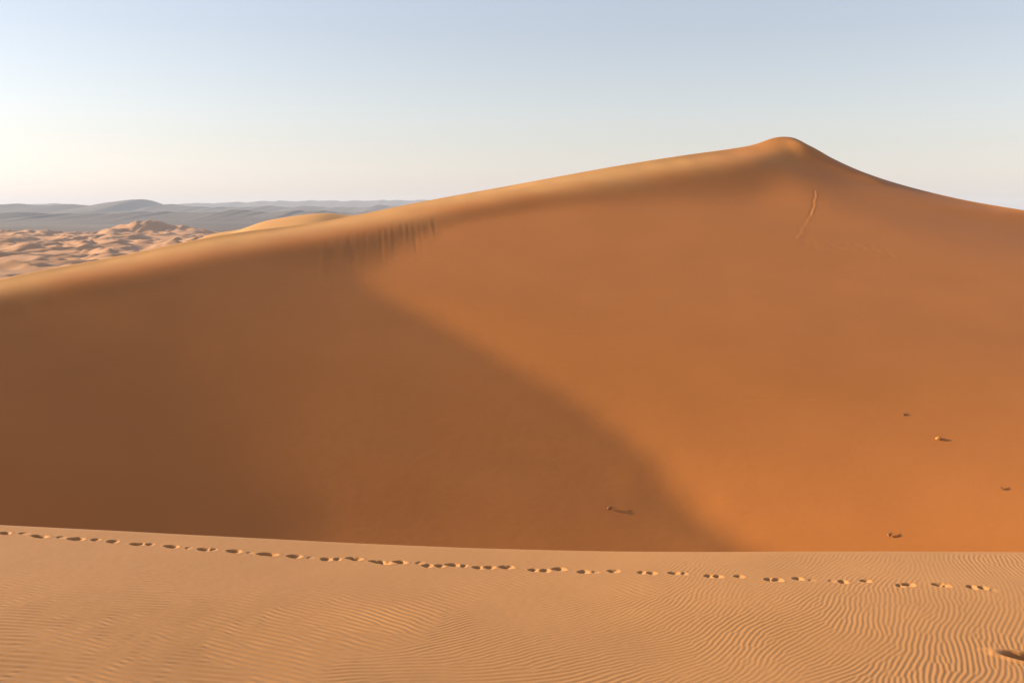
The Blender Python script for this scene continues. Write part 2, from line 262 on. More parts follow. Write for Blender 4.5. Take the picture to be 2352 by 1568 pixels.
    725,712,699,684,666,646,624,602,581,563,550,544,544,552,567,586,608,627,640,641,622,585,534,471,396,307,205,112,70,21,-27,-70,-110,-161,-205,-219,-231,-241,-252,-263,-273,-284,-295,-305,-316,-327,-338,-348,-359,-370,-381,-392,-403,-414,-425,-436,-447,-458,-469,-480,-490,-501,-512,-522,-533,-544,-553,-592,-651,-698,-725,-728,-713,-686,-651,-612,-571,-527,-481,-432,-378,-323,-269,-216,-163,-112,
    804,792,781,767,751,731,708,683,658,633,612,596,587,586,592,604,621,640,655,663,657,633,592,540,479,408,326,232,150,106,64,20,-23,-64,-118,-163,-169,-183,-193,-203,-215,-225,-236,-247,-257,-268,-279,-290,-301,-312,-323,-334,-345,-356,-367,-379,-390,-402,-413,-424,-435,-446,-457,-468,-479,-491,-499,-518,-587,-636,-664,-666,-651,-623,-589,-551,-510,-467,-421,-369,-314,-261,-209,-158,-108,-60,
    880,871,862,850,836,816,793,767,738,709,681,657,639,628,624,628,638,651,665,675,675,661,631,589,539,482,418,344,263,191,155,112,70,26,-14,-69,-110,-122,-134,-147,-157,-167,-179,-189,-200,-211,-221,-232,-243,-254,-266,-277,-289,-300,-312,-323,-335,-347,-358,-369,-381,-392,-404,-415,-427,-439,-452,-463,-520,-575,-603,-605,-588,-560,-527,-490,-450,-407,-358,-305,-253,-202,-153,-106,-60,-15,
    955,949,942,933,920,902,880,852,821,788,755,725,698,678,665,659,660,666,675,682,683,676,657,626,586,540,489,432,368,298,242,202,166,124,81,42,-6,-55,-76,-85,-98,-109,-119,-130,-141,-152,-163,-175,-186,-197,-208,-220,-232,-243,-255,-267,-280,-291,-303,-315,-327,-339,-352,-364,-378,-391,-407,-418,-445,-514,-541,-543,-526,-498,-465,-428,-389,-345,-294,-243,-195,-148,-103,-59,-18,22,
    1029,1026,1021,1014,1003,988,966,939,907,871,834,798,764,736,714,698,690,687,688,690,690,686,673,652,624,589,549,505,458,406,352,295,264,222,178,138,101,61,10,-24,-38,-49,-62,-73,-84,-95,-107,-118,-129,-140,-151,-163,-175,-188,-200,-214,-226,-238,-251,-263,-275,-288,-301,-315,-330,-345,-360,-377,-389,-451,-481,-482,-463,-435,-403,-367,-327,-281,-232,-186,-141,-99,-58,-19,17,52,
    1102,1101,1099,1095,1086,1073,1053,1026,994,957,917,876,837,801,771,746,729,717,709,705,701,696,687,673,655,631,603,572,536,496,451,402,357,312,281,236,197,160,126,80,36,11,-1,-13,-24,-35,-47,-59,-71,-83,-96,-109,-122,-135,-149,-161,-173,-185,-196,-208,-220,-234,-248,-264,-279,-296,-312,-330,-346,-373,-419,-421,-401,-373,-340,-305,-263,-218,-174,-133,-93,-54,-18,15,47,78,
    1175,1177,1177,1175,1169,1157,1139,1114,1082,1044,1002,958,914,873,835,803,776,755,740,728,719,711,702,693,682,668,652,632,608,581,550,513,469,411,369,335,293,257,222,193,156,114,78,55,38,22,7,-7,-21,-34,-47,-59,-72,-83,-95,-106,-117,-128,-139,-151,-165,-181,-197,-214,-232,-250,-269,-288,-307,-323,-358,-359,-339,-310,-277,-240,-200,-160,-121,-84,-48,-14,18,46,74,101,
    1249,1252,1255,1255,1251,1241,1225,1201,1169,1131,1089,1043,996,950,906,867,833,804,780,761,746,733,723,714,707,701,694,685,673,657,635,607,571,526,474,414,396,357,324,289,262,229,191,148,111,86,65,49,35,22,9,-3,-15,-26,-37,-48,-60,-71,-84,-98,-113,-131,-148,-167,-185,-204,-222,-241,-259,-278,-298,-299,-277,-245,-211,-176,-141,-106,-72,-39,-6,24,52,76,100,123,
    1323,1328,1333,1335,1333,1325,1310,1287,1257,1220,1177,1129,1080,1031,983,939,898,862,831,805,783,765,751,741,735,731,730,729,727,721,710,694,671,640,597,538,468,445,417,387,348,324,296,264,224,184,152,126,105,87,71,55,39,26,16,4,-7,-17,-31,-47,-63,-81,-98,-117,-135,-154,-172,-190,-209,-228,-244,-242,-210,-176,-146,-117,-87,-55,-24,7,37,63,86,107,127,146,
    1399,1406,1412,1416,1415,1409,1396,1374,1345,1308,1265,1218,1167,1116,1065,1016,971,929,891,859,830,807,788,774,766,762,763,766,769,773,772,766,752,731,701,659,603,539,489,475,464,434,404,376,343,305,262,220,185,157,132,112,94,78,69,61,52,41,26,9,-8,-26,-45,-63,-82,-101,-120,-138,-156,-171,-198,-192,-133,-112,-88,-61,-33,-3,28,57,83,105,124,141,157,172,
    1477,1486,1493,1498,1499,1494,1482,1461,1433,1397,1355,1307,1256,1203,1151,1099,1050,1003,961,922,888,858,834,815,803,796,795,798,803,812,820,821,814,800,781,755,724,682,621,560,548,516,501,467,436,401,365,325,283,246,215,189,166,147,134,125,116,103,85,65,46,27,9,-10,-28,-46,-63,-78,-95,-112,-118,-143,-60,-62,-37,-4,28,59,87,112,133,150,165,178,191,203,
    1557,1567,1575,1582,1584,1580,1568,1549,1522,1486,1444,1397,1346,1293,1239,1185,1133,1084,1037,994,954,919,889,864,846,835,829,829,833,841,853,862,860,852,838,818,795,766,731,688,638,618,589,561,529,495,463,432,398,359,319,284,255,229,206,195,183,167,146,125,105,88,71,54,38,23,8,-8,-18,-26,-44,-49,28,55,73,91,111,132,153,171,186,199,210,220,229,237,
    1638,1649,1659,1666,1669,1666,1656,1637,1610,1576,1534,1487,1436,1383,1328,1274,1220,1168,1119,1072,1028,988,952,921,897,880,868,862,862,866,876,888,893,891,881,865,849,829,808,784,757,728,694,661,625,595,561,526,491,460,426,386,348,317,291,270,254,235,212,189,168,150,131,113,93,72,50,37,7,2,5,44,93,129,156,176,192,207,220,232,243,251,258,265,270,276,
    1721,1733,1744,1752,1756,1753,1744,1726,1699,1665,1624,1577,1527,1473,1418,1364,1309,1256,1204,1154,1107,1063,1022,985,955,931,913,900,894,892,895,906,916,920,916,908,898,888,878,866,853,835,810,774,729,688,642,607,576,541,509,483,453,417,380,353,330,307,280,253,229,208,186,162,138,117,96,66,49,63,102,136,168,197,223,245,262,275,285,293,300,305,309,312,315,318,
    1803,1816,1828,1837,1842,1840,1831,1813,1787,1753,1712,1666,1616,1562,1508,1453,1398,1344,1291,1239,1189,1142,1097,1056,1018,988,963,944,930,922,919,920,928,938,943,943,941,940,937,933,927,916,899,874,841,798,746,706,646,611,585,552,524,504,477,435,403,371,341,312,284,255,232,214,188,157,123,107,123,151,179,206,232,257,281,303,321,334,344,351,355,358,360,361,362,363,
    1883,1897,1911,1921,1927,1926,1917,1900,1874,1840,1799,1753,1703,1650,1595,1540,1486,1431,1378,1325,1273,1223,1176,1130,1087,1050,1019,993,972,956,947,944,944,948,957,963,969,974,978,979,976,970,957,938,911,877,837,797,745,701,636,610,588,562,542,508,468,438,408,376,348,329,320,259,222,184,174,191,208,226,245,265,286,308,331,354,373,387,398,405,409,410,411,410,409,408,
    1960,1975,1990,2002,2008,2008,2000,1983,1957,1924,1883,1837,1786,1734,1679,1625,1570,1516,1462,1409,1357,1305,1255,1206,1159,1116,1079,1047,1020,998,981,971,967,965,970,977,983,991,998,1002,1003,999,991,977,958,933,903,869,829,790,726,684,635,607,593,583,548,512,481,459,443,407,360,286,255,252,256,263,272,283,297,312,331,352,376,399,420,436,447,455,459,460,459,458,455,453,
    2031,2048,2064,2077,2085,2086,2079,2062,2037,2003,1962,1916,1866,1813,1759,1704,1650,1596,1543,1490,1437,1384,1332,1282,1233,1185,1142,1105,1073,1045,1021,1004,993,988,987,990,996,1003,1009,1014,1016,1014,1009,1000,987,970,949,924,894,859,813,762,704,666,649,632,629,603,584,564,512,433,366,337,333,327,320,317,319,325,335,350,369,391,416,441,463,480,493,501,506,507,506,503,499,496,
    2096,2114,2132,2147,2156,2158,2152,2136,2111,2078,2037,1990,1940,1887,1833,1778,1724,1671,1618,1565,1513,1460,1407,1355,1305,1255,1207,1164,1127,1095,1067,1043,1026,1015,1009,1007,1010,1014,1018,1023,1025,1025,1022,1017,1008,996,980,959,934,903,867,826,780,735,700,688,684,683,712,660,545,467,431,407,385,367,356,350,350,355,366,382,403,428,455,481,503,522,536,544,549,550,548,545,540,535,
    2152,2173,2192,2209,2220,2223,2218,2203,2179,2145,2105,2058,2007,1954,1900,1846,1792,1739,1687,1635,1583,1530,1477,1425,1373,1322,1272,1225,1183,1146,1114,1087,1064,1048,1037,1030,1027,1027,1028,1031,1032,1033,1032,1029,1024,1015,1003,986,965,938,905,867,825,785,756,751,768,770,739,660,576,516,471,435,408,390,378,373,374,381,394,413,437,464,492,519,542,561,575,584,589,589,587,582,577,571,
    2200,2223,2244,2262,2275,2280,2276,2263,2239,2206,2166,2119,2068,2015,1961,1907,1853,1801,1749,1697,1646,1594,1542,1490,1437,1386,1335,1286,1240,1199,1162,1131,1105,1084,1067,1056,1048,1043,1040,1039,1038,1038,1037,1035,1033,1028,1021,1010,995,977,955,930,905,883,867,858,851,836,795,731,663,600,543,495,456,428,411,402,402,410,426,447,473,501,529,556,579,598,612,620,624,625,621,616,610,603,
    2240,2265,2288,2308,2323,2330,2327,2315,2292,2260,2220,2174,2123,2069,2015,1961,1908,1855,1804,1753,1702,1652,1600,1549,1496,1445,1394,1345,1298,1253,1213,1178,1147,1121,1100,1083,1070,1061,1054,1049,1045,1042,1040,1039,1038,1038,1036,1034,1030,1024,1016,1007,996,984,969,949,922,887,843,793,739,684,629,577,530,491,463,447,443,450,465,486,511,539,566,592,614,632,645,653,657,656,652,646,639,631,
    2273,2299,2324,2347,2363,2372,2371,2360,2339,2307,2268,2222,2171,2118,2063,2009,1956,1904,1853,1803,1753,1703,1653,1602,1551,1500,1449,1400,1352,1307,1264,1226,1191,1161,1135,1113,1096,1081,1070,1060,1053,1048,1044,1043,1043,1046,1050,1057,1064,1071,1077,1078,1074,1062,1042,1013,978,939,896,851,805,757,708,659,611,566,529,506,496,498,510,529,552,578,604,628,648,665,677,684,686,684,679,672,664,655,
    2300,2328,2355,2379,2397,2408,2409,2400,2379,2349,2310,2264,2214,2161,2106,2052,1999,1948,1897,1848,1799,1750,1701,1651,1601,1551,1500,1451,1403,1357,1314,1273,1236,1203,1174,1148,1125,1106,1090,1076,1065,1056,1051,1049,1050,1055,1065,1078,1095,1112,1128,1136,1135,1123,1099,1067,1030,991,950,908,866,823,778,733,686,639,599,570,555,552,560,575,595,618,641,663,682,697,707,712,713,710,704,696,687,677,
    2323,2352,2381,2407,2427,2440,2442,2435,2416,2386,2348,2303,2253,2200,2146,2092,2039,1988,1937,1889,1841,1793,1745,1696,1647,1598,1549,1500,1452,1406,1362,1320,1281,1246,1213,1184,1157,1133,1113,1095,1080,1068,1061,1057,1059,1067,1080,1098,1121,1146,1168,1183,1186,1174,1150,1118,1082,1043,1004,964,924,884,842,799,754,708,667,635,616,609,612,623,639,658,679,698,714,727,735,739,739,734,727,718,707,697,
    2344,2375,2405,2433,2455,2469,2473,2467,2449,2421,2384,2340,2290,2237,2183,2130,2077,2026,1976,1928,1881,1834,1787,1740,1692,1643,1595,1547,1499,1453,1409,1366,1325,1287,1252,1219,1189,1161,1137,1115,1097,1083,1073,1069,1070,1079,1095,1117,1145,1174,1202,1222,1229,1221,1200,1169,1133,1096,1058,1020,981,942,903,861,817,773,732,699,677,666,664,671,684,700,717,733,747,757,764,766,763,758,749,739,728,716,
    2365,2397,2428,2457,2481,2497,2503,2498,2482,2455,2419,2375,2326,2273,2220,2166,2114,2063,2014,1967,1920,1874,1828,1782,1735,1688,1641,1593,1546,1500,1454,1410,1368,1328,1290,1254,1220,1190,1161,1136,1115,1097,1086,1080,1082,1092,1110,1135,1167,1200,1233,1258,1270,1267,1249,1220,1186,1150,1113,1075,1038,1000,961,921,879,836,795,761,736,722,717,720,729,741,755,768,780,788,792,792,788,781,771,759,747,735,
], float).reshape(56, 86) / 100.0
KX, KY = np.linspace(-60, 72, 84), np.linspace(34, 118, 54)

def spline_rows(x, K):
    n = len(K)
    q = np.clip((np.asarray(x, float) - K[0]) / (K[1] - K[0]), 0, n - 1 - 1e-9)
    i = np.floor(q).astype(int); f = q - i
    B = np.zeros((len(q), n + 2)); r = np.arange(len(q))
    for k, w_ in enumerate(((1 - f)**3 / 6, (3 * f**3 - 6 * f**2 + 4) / 6, (-3 * f**3 + 3 * f**2 + 3 * f + 1) / 6, f**3 / 6)):
        B[r, i + k] = w_
    return B

_q = np.linspace(0, 3, 301)
_I = np.concatenate([[0], np.cumsum(np.exp(-((_q[1:] + _q[:-1]) / 2)**4)) * (_q[1] - _q[0])])
def brow(X, t):
    """rounding of the crest: flat top turning over into the slip face"""
    L = np.interp(X, [-40, -20, 25], [6, 6.6, 7.5])
    return .5 * (1 - smooth(4, 30, X)) * L * (np.interp(t / L, _q, _I) - _I[-1])

def big_dune(xs, ys):
    X, Y = np.meshgrid(xs, ys)
    C, H = cy(xs), cz(xs)
    t = np.maximum(C[None, :] - Y, 0) * .82
    Bx = spline_rows(xs, KX)
    z = spline_rows(ys, KY) @ FACE @ Bx.T + brow(X, t)
    atc = np.einsum('ij,jk,ik->i', spline_rows(C, KY), FACE, Bx) + brow(xs, np.zeros_like(xs))
    z = z + (H - atc)[None, :] * np.exp(-(t / 3.0)**1.5)
    tb = np.maximum(Y - C[None, :], 0)
    back = H[None, :] - .10 * tb - .16 * np.maximum(tb - 6, 0) * smooth(6, 30, tb)
    z = np.where(Y > C[None, :], np.maximum(back, -90), z)
    return X, Y, z, t

def seg_axis(segs, far_lo, far_hi, grow=1.12):
    a = [np.arange(lo, hi, st) for lo, hi, st in segs]
    core = np.concatenate(a)
    st, x, left = segs[0][2], core[0], []
    while x > far_lo:
        st *= grow; x -= st; left.append(x)
    st, x, right = segs[-1][2], core[-1], []
    while x < far_hi:
        st *= grow; x += st; right.append(x)
    return np.concatenate([left[::-1], core, right])

xs = seg_axis([(-62, -17.5, .2), (-17.5, -4, .075), (-4, 26, .18), (26, 33.5, .07), (33.5, 62, .2)], -160, 160)
ys = seg_axis([(34, 74, .2), (74, 104, .09), (104, 111, .12)], 14, 420)
X, Y, Z, T = big_dune(xs, ys)
inface = (T > 0)
Z += .007 * fbm(X / 14, Y / 14, 3, 3) * smooth(0, 4, T)
# sand that slid: short grooves running down from the break of slope
qg = X + .14 * Y
m = smooth(5.0, 6.6, T) * (1 - smooth(7.5, 11.0, T + 3.0 * noise(qg / .9, Y / 30, 51))) * smooth(-15.2, -12.5, X) * (1 - smooth(-6.3, -4.2, X))
gr = noise(qg / .42, Y / 3 + 3, 41) * (.5 + .5 * noise(qg / 1.9, Y / 12, 43)) + .6 * noise(qg / .24, Y / 4, 42)
Z += .0075 * gr * m
# track of a descent under the summit
tr = [(1874, 440), (1870, 470), (1862, 492), (1850, 513), (1838, 535), (1830, 548)]
def on_face(u, v):
    """where the sight line (u, v) meets the dune face"""
    a, b = ray(u, v)
    yy = np.linspace(40, 118, 1600)
    z = np.array([Z[min(np.searchsorted(ys, q), len(ys) - 1), min(np.searchsorted(xs, a * q), len(xs) - 1)] for q in yy])
    k = np.argmax(z > b * yy)
    return a * yy[k], yy[k], z[k]
TP = np.array([on_face(*p)[:2] for p in tr])
def near_line(X, Y, L):
    d = np.full(X.shape, 1e9); s = np.zeros(X.shape); acc = 0
    for p, q in zip(L[:-1], L[1:]):
        e = q - p; n = np.hypot(*e)
        k = np.clip(((X - p[0]) * e[0] + (Y - p[1]) * e[1]) / n**2, 0, 1)
        dx, dy = X - p[0] - k * e[0], Y - p[1] - k * e[1]
        dd = np.hypot(dx, dy)
        sg = np.sign(dx * e[1] - dy * e[0])
        s = np.where(dd < np.abs(d), acc + k * n, s)
        d = np.where(dd < np.abs(d), dd * sg, d)
        acc += n
    return d, s, acc
d, s_, tot = near_line(X, Y, TP)
d = d + .07 * noise(s_ / 1.3, s_ * 0, 61)
d = -d
prof = -.016 * np.exp(-((d + .09) / .10)**2) + .014 * np.exp(-((d - .10) / .11)**2)
Z += prof * (np.abs(d) < 1.2) * (.7 + .5 * noise(s_ / .55, d * 0, 62))
# faint prints wandering right from the foot of the track
rs = np.random.RandomState(4)
for k in range(46):
    f = k / 45
    u, v = 1838 + 215 * f + rs.uniform(-6, 6), 552 + 26 * f**.6 + rs.uniform(-12, 12)
    px, py, _ = on_face(u, v)
    r2 = ((X - px) / .22)**2 + ((Y - py) / .3)**2
    Z -= (.011 * (1 - .6 * f)) * np.exp(-r2) * (r2 < 9)
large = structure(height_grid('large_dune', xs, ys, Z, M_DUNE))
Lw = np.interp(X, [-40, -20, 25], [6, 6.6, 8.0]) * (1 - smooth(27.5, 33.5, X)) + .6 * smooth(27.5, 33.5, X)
ww = (1 - smooth(.25, 1.0, T / Lw + .12 * fbm(X / 5, Y / 5, 33, 3))) * (1 - .7 * smooth(12, 28, X))  # mask for the painted sunlit tone: full at the crest, fading down the face
at_ = large.data.attributes.new('lit_crest', 'FLOAT', 'POINT')
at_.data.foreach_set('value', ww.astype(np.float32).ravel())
DX, DY, DZ = xs, ys, Z

# shoulder of dune behind the crest
REAR = [(380, 600), (440, 562), (480, 543), (520, 532), (560, 526), (600, 512), (650, 500), (700, 493), (760, 490), (800, 494), (850, 492), (950, 487), (1050, 500)]
RP = np.array([pt(u, v, 122) for u, v in REAR])
rz = cubic(RP[:, 0], RP[:, 2])
xs = np.arange(-52, -2, .4); ys = np.arange(76, 190, .6)
X, Y = np.meshgrid(xs, ys)
d = Y - 122 - .12 * (X + 25)
H = np.where(X < RP[0, 0], rz(X), rz(X))
zz = H - .16 * (np.sqrt(np.minimum(d, 0)**2 + 9) - 3) - .3 * np.maximum(d, 0)
structure(height_grid('rear_dune', xs, ys, zz, M_REAR))

# ---------------------------------------------------------------- the foreground dune
PRINTS = [  # picture column, row, width of the hollow, 1 = deep .. faint
    (8,1222,24,1),(53,1223,22,.35),(88,1229,40,1),(137,1231.5,18,.4),(172,1235,34,.9),(217,1237,16,.5),(256,1241,22,.8),(312,1247,30,.9),(341,1247.5,14,.6),(391,1252.6,30,1),
    (431,1256,12,.3),(465,1259.4,28,.9),(487,1260,10,.5),(535,1263.3,30,1),(571,1267,10,.25),(612,1270.5,46,1),(672,1275,33,1),(711,1278,12,.25),(747,1281.7,22,.8),(772,1282,12,.7),
    (812,1281,34,1),(872,1289,50,1),(917,1288.6,28,1),(962,1290.5,16,.4),(979,1296.4,19,.8),(1008,1296.8,19,.8),(1038,1295.4,30,.95),(1063,1297,12,.7),(1096,1301,24,.9),(1122,1301,20,.95),
    (1161,1300,30,.9),(1223,1306.7,21,.7),(1249,1308,19,.9),(1282,1304.7,30,.9),(1337,1310.6,25,.85),(1366,1311.4,12,.35),(1407,1309.4,23,.6),(1471,1312.5,13,.6),(1495,1313.7,17,.7),(1547,1313.7,25,.75),
    (1569,1315,10,.5),(1626,1321,15,.8),(1647,1321.5,17,.8),(1696,1321.5,19,.55),(1765,1328.8,19,.8),(1784,1328.8,19,.95),(1830,1326.4,21,.95),(1863,1330,11,.3),(1909,1332,11,.4),(1934,1333.8,17,.95),
    (1986,1331.7,19,.8),(2066,1342,15,.6),(2085,1340.6,23,.9),(2155,1340.6,27,.85),(2173,1342.7,11,.5),(2230,1345.7,17,.8),(2255,1347.8,17,.9),(2279,1353,10,.3)]

FGC = [(-300, 1196), (0, 1210), (300, 1225), (600, 1242), (850, 1255), (1050, 1263), (1250, 1268.5), (1500, 1270.5), (2000, 1271), (2352, 1271.5), (2700, 1273)]
CP = np.array([pt(u, v, 14.7 - .0001 * u) for u, v in FGC])
fy, fz = cubic(CP[:, 0], CP[:, 1]), cubic(CP[:, 0], CP[:, 2])

def fg_base(X, Y):
    C, H = fy(X), fz(X)
    t = C - Y                                         # in front of the crest
    tp = np.maximum(t, 0)
    z = H + .030 * tp - .035 * (1 - np.exp(-tp / 1.0)) * smooth(8, -4, X) * 0
    z = z + .030 * np.maximum(tp - 4.5, 0)**2 * .9
    z = z + .012 * fbm(X / 2.6, Y / 1.9, 21, 2)
    z = z - .030 * (X + 3) * smooth(1.2, 4.5, tp)
    tb = np.maximum(-t, 0)
    z = z - .62 * (tb - .25 * (1 - np.exp(-tb / .25)))
    return np.minimum(z, -1.75)

xs = seg_axis([(-9.1, 9.1, .012)], -70, 70, 1.10)
ys = seg_axis([(7.6, 15.15, .012)], -40, 34, 1.10)
X, Y = np.meshgrid(xs, ys)
Z = fg_base(X, Y)

def on_ground(u, v):
    a, b = ray(u, v)
    yy = np.linspace(8, 15.2, 721)
    z = fg_base(a * yy, yy)
    k = np.argmax(z < b * yy) if z[0] < b * yy[0] else 0
    d = z - b * yy
    k = np.where((d[1:] > 0) & (d[:-1] <= 0))[0]
    k = k[0] if len(k) else 0
    return np.array([a * yy[k], yy[k]])

# wind ripples: an oriented band-pass filter run over noise until it locks into crests
ix = (xs > -9.11) & (xs < 9.11); iy = (ys > 7.59) & (ys < 15.16)
gx, gy = xs[ix], ys[iy]
nx, ny = len(gx), len(gy)
px, py = 1536, 640
assert nx <= px and ny <= py
GX, GY = np.meshgrid(gx[0] + .012 * np.arange(px), gy[0] + .012 * np.arange(py))
# two families of crests: lines across the slope on the left, lines running away from the viewer on the right
bb = 1.3 * noise(GX / 2.3, GY / 1.3, 71) + .5 * noise(GX / .8, GY / .6, 72)
wB = smooth(-1.4, 1.8, (GX + 1.2) - .55 * (GY - 10.0) + 1.1 * bb)
thA = np.interp(GX, [-6, -3.5, -1, 2], np.radians([-3, -8, -24, -40])) + .16 * noise(GX / 1.5, GY / 1.1, 73)
thB = np.interp(GX, [-3, 0, 3, 6, 8], np.radians([8, 28, 48, 66, 79])) + .34 * noise(GX / .9, GY / .8, 74)
fxq, fyq = np.meshgrid(np.fft.fftfreq(px, .012), np.fft.fftfreq(py, .012))
fr, fa = np.hypot(fxq, fyq) + 1e-9, np.arctan2(fyq, fxq)
rs = np.random.RandomState(7)
pat = rs.randn(py, px)
NA = 10
wl = smooth(11.6, 9.4, GY + .8 * noise(GX / 2, GY / 2, 75))        # longer waves closer to the viewer
filt, wts = [], []
for fam, th_f, lams in ((1 - wB, thA, (.095, .122)), (wB, thB, (.064, .084))):
    for li, lam in enumerate(lams):
        for k in range(NA):
            th = math.pi * k / NA                               # direction of the crest line
            a = fam * np.exp(7 * (np.cos(2 * (th_f - th)) - 1)) * (wl if li else 1 - wl)
            if a.max() < .02: continue
            c2 = np.cos(2 * (fa - th - math.pi / 2))
            filt.append(np.exp(-((fr * lam - 1) / .22)**2) * np.exp(5.0 * (c2 - 1)))
            wts.append(a)
for it in range(5):
    Fp = np.fft.fft2(pat)
    acc = np.zeros_like(pat)
    for f, a in zip(filt, wts):
        acc += a * np.fft.ifft2(Fp * f).real
    pat = np.tanh(1.8 * acc / acc.std())
del filt, wts
Fp = np.fft.fft2(pat)
pat = np.fft.ifft2(Fp * np.exp(-(fr * .030)**2)).real        # soften the steps
pat = pat[:ny, :nx]
GXc, GYc = GX[:ny, :nx], GY[:ny, :nx]
tc = fy(GXc) - GYc
am = .0025 * (.52 + .48 * smooth(-3.5, 4.5, GXc)) * (.55 + .45 * smooth(5.5, 1.0, GYc - 8.3 + 0 * GXc))
am *= (.25 + .75 * smooth(-.6, 2.6, tc + .45 * (GXc + 1.0)))
am *= np.clip(.85 + .5 * noise(GXc / 1.0, GYc / .6, 76), .45, 1.4)
am += .0038 * (1 - wB[:ny, :nx]) * smooth(13.6, 11.0, GYc)
# footprints
quad = np.zeros((ny, nx), bool)
dent = np.zeros((ny, nx)); calm = np.ones((ny, nx))
own = np.full((ny, nx), -1, int)
tdir = math.atan2(-2.1, 13.9)
rs = np.random.RandomState(11)
hollows = [(u, v, wd, dp, None) for u, v, wd, dp in PRINTS]
for n, (u, v, wd, dp, _) in enumerate(hollows):
    c = on_ground(u, v + 1.5)
    a0 = (wd / F * c[1] + .05) * .5                                # half length
    b0 = .052 + .018 * dp + .015 * rs.rand()                       # half width
    c[0] += .02
    th = tdir + rs.uniform(-.2, .2)
    lx, ly = GXc - c[0], GYc - c[1]
    sel = (np.abs(lx) < a0 * 2 + .15) & (np.abs(ly) < b0 * 2 + .2)
    lx, ly = lx[sel], ly[sel]
    p, q = lx * math.cos(th) + ly * math.sin(th), -lx * math.sin(th) + ly * math.cos(th)
    rho = np.sqrt((p / a0)**2 + (q / (b0 * (1 + .2 * p / a0)))**2) + .14 * noise(lx / .06 + n * 7, ly / .05, 81)
    D = min(.50 * a0 + .010, .10) * (.3 + .7 * dp) * (1 if dp > .45 else .5)
    ramp = np.clip(1.12 * (1 - (p / a0 + 1) / 2), 0, 1)                        # heel end steep, far end slumped to a ramp
    dent[sel] += -D * ramp * (1 - smooth(.72, 1.02, rho)) + .03 * D * np.exp(-((rho - 1.2) / .18)**2)
    calm[sel] *= smooth(.9, 1.5, rho)
    o_ = own[sel]; o_[rho < 1.3] = n; own[sel] = o_
# a deeper, wider hollow at the right, with sand pushed up on its near side
c = on_ground(2372, 1512)
th = math.radians(-20)
lx, ly = GXc - c[0], GYc - c[1]
p, q = lx * math.cos(th) + ly * math.sin(th), -lx * math.sin(th) + ly * math.cos(th)
rho = np.sqrt((p / .34)**2 + (q / .11)**2) + .10 * noise(lx / .09, ly / .07, 83)
dent += -.15 * (1 - smooth(.78, 1.03, rho)) + .018 * np.exp(-((rho - 1.25) / .25)**2)
calm *= smooth(.9, 1.9, rho)
NB = len(hollows)
own[rho < 1.3] = NB
Zi = Z[np.ix_(iy, ix)]
edge = smooth(0, .15, np.minimum.reduce([GXc - gx[0], gx[-1] - GXc, GYc - gy[0], gy[-1] - GYc + .15]))
crest_fade = smooth(-.05, .12, tc)
Zi = Zi + pat * am * calm * edge * crest_fade + dent * edge + .0005 * fbm(GXc / .10, GYc / .10, 91, 2) * edge
Z[np.ix_(iy, ix)] = Zi
co = np.stack([X, Y, Z], -1).reshape(-1, 3)
faces = grid_faces(len(xs), len(ys))
# which faces belong to a footprint
OW = np.full(Z.shape, -1, int)
OW[np.ix_(iy, ix)] = own
fo = OW.ravel()[faces[:, 0]]
structure(mesh_np('foreground_dune', co, faces[fo < 0], M_FORE))

ONES = ['', 'first', 'second', 'third', 'fourth', 'fifth', 'sixth', 'seventh', 'eighth', 'ninth', 'tenth', 'eleventh', 'twelfth', 'thirteenth', 'fourteenth', 'fifteenth', 'sixteenth', 'seventeenth', 'eighteenth', 'nineteenth']
def ordinal(n):
    if n < 20: return ONES[n]
    t_ = {2: 'twent', 3: 'thirt', 4: 'fort', 5: 'fift'}[n // 10]
    return t_ + ('ieth' if n % 10 == 0 else 'y-' + ONES[n % 10])
for n in range(NB + 1):
    fs = faces[fo == n]
    if not len(fs): continue
    ids, inv = np.unique(fs, return_inverse=True)
    o = mesh_np('footprint', co[ids] , inv.reshape(fs.shape), M_FORE)
    # origin at the hollow
    ctr = co[ids].mean(0)
    v_ = (co[ids] - ctr).astype(np.float32)
    o.data.vertices.foreach_set('co', v_.ravel()); o.data.update()
    o.location = ctr
    if n == NB:
        tag(o, 'broad deep shadowed hollow in rippled sand at the right edge, below the footprint trail', 'footprint')
        continue
    _, _, wd, dp, _ = hollows[n]
    size = 'tiny' if wd < 13 else 'small' if wd < 20 else 'medium' if wd < 27 else 'long' if wd < 36 else 'very long'
    tone = 'faint shallow' if dp < .45 else 'half-filled' if dp < .75 else 'dark deep'
    k = n + 1
    place = 'leftmost of the trail' if k == 1 else 'rightmost of the trail' if k == NB else ordinal(k) + ' from the left end of the trail' if k <= NB // 2 else ordinal(NB + 1 - k) + ' from the right end of the trail'
    tag(o, f'{size} {tone} footprint in tan sand, {place}', 'footprint', 'footprints in the trail along the sand crest')

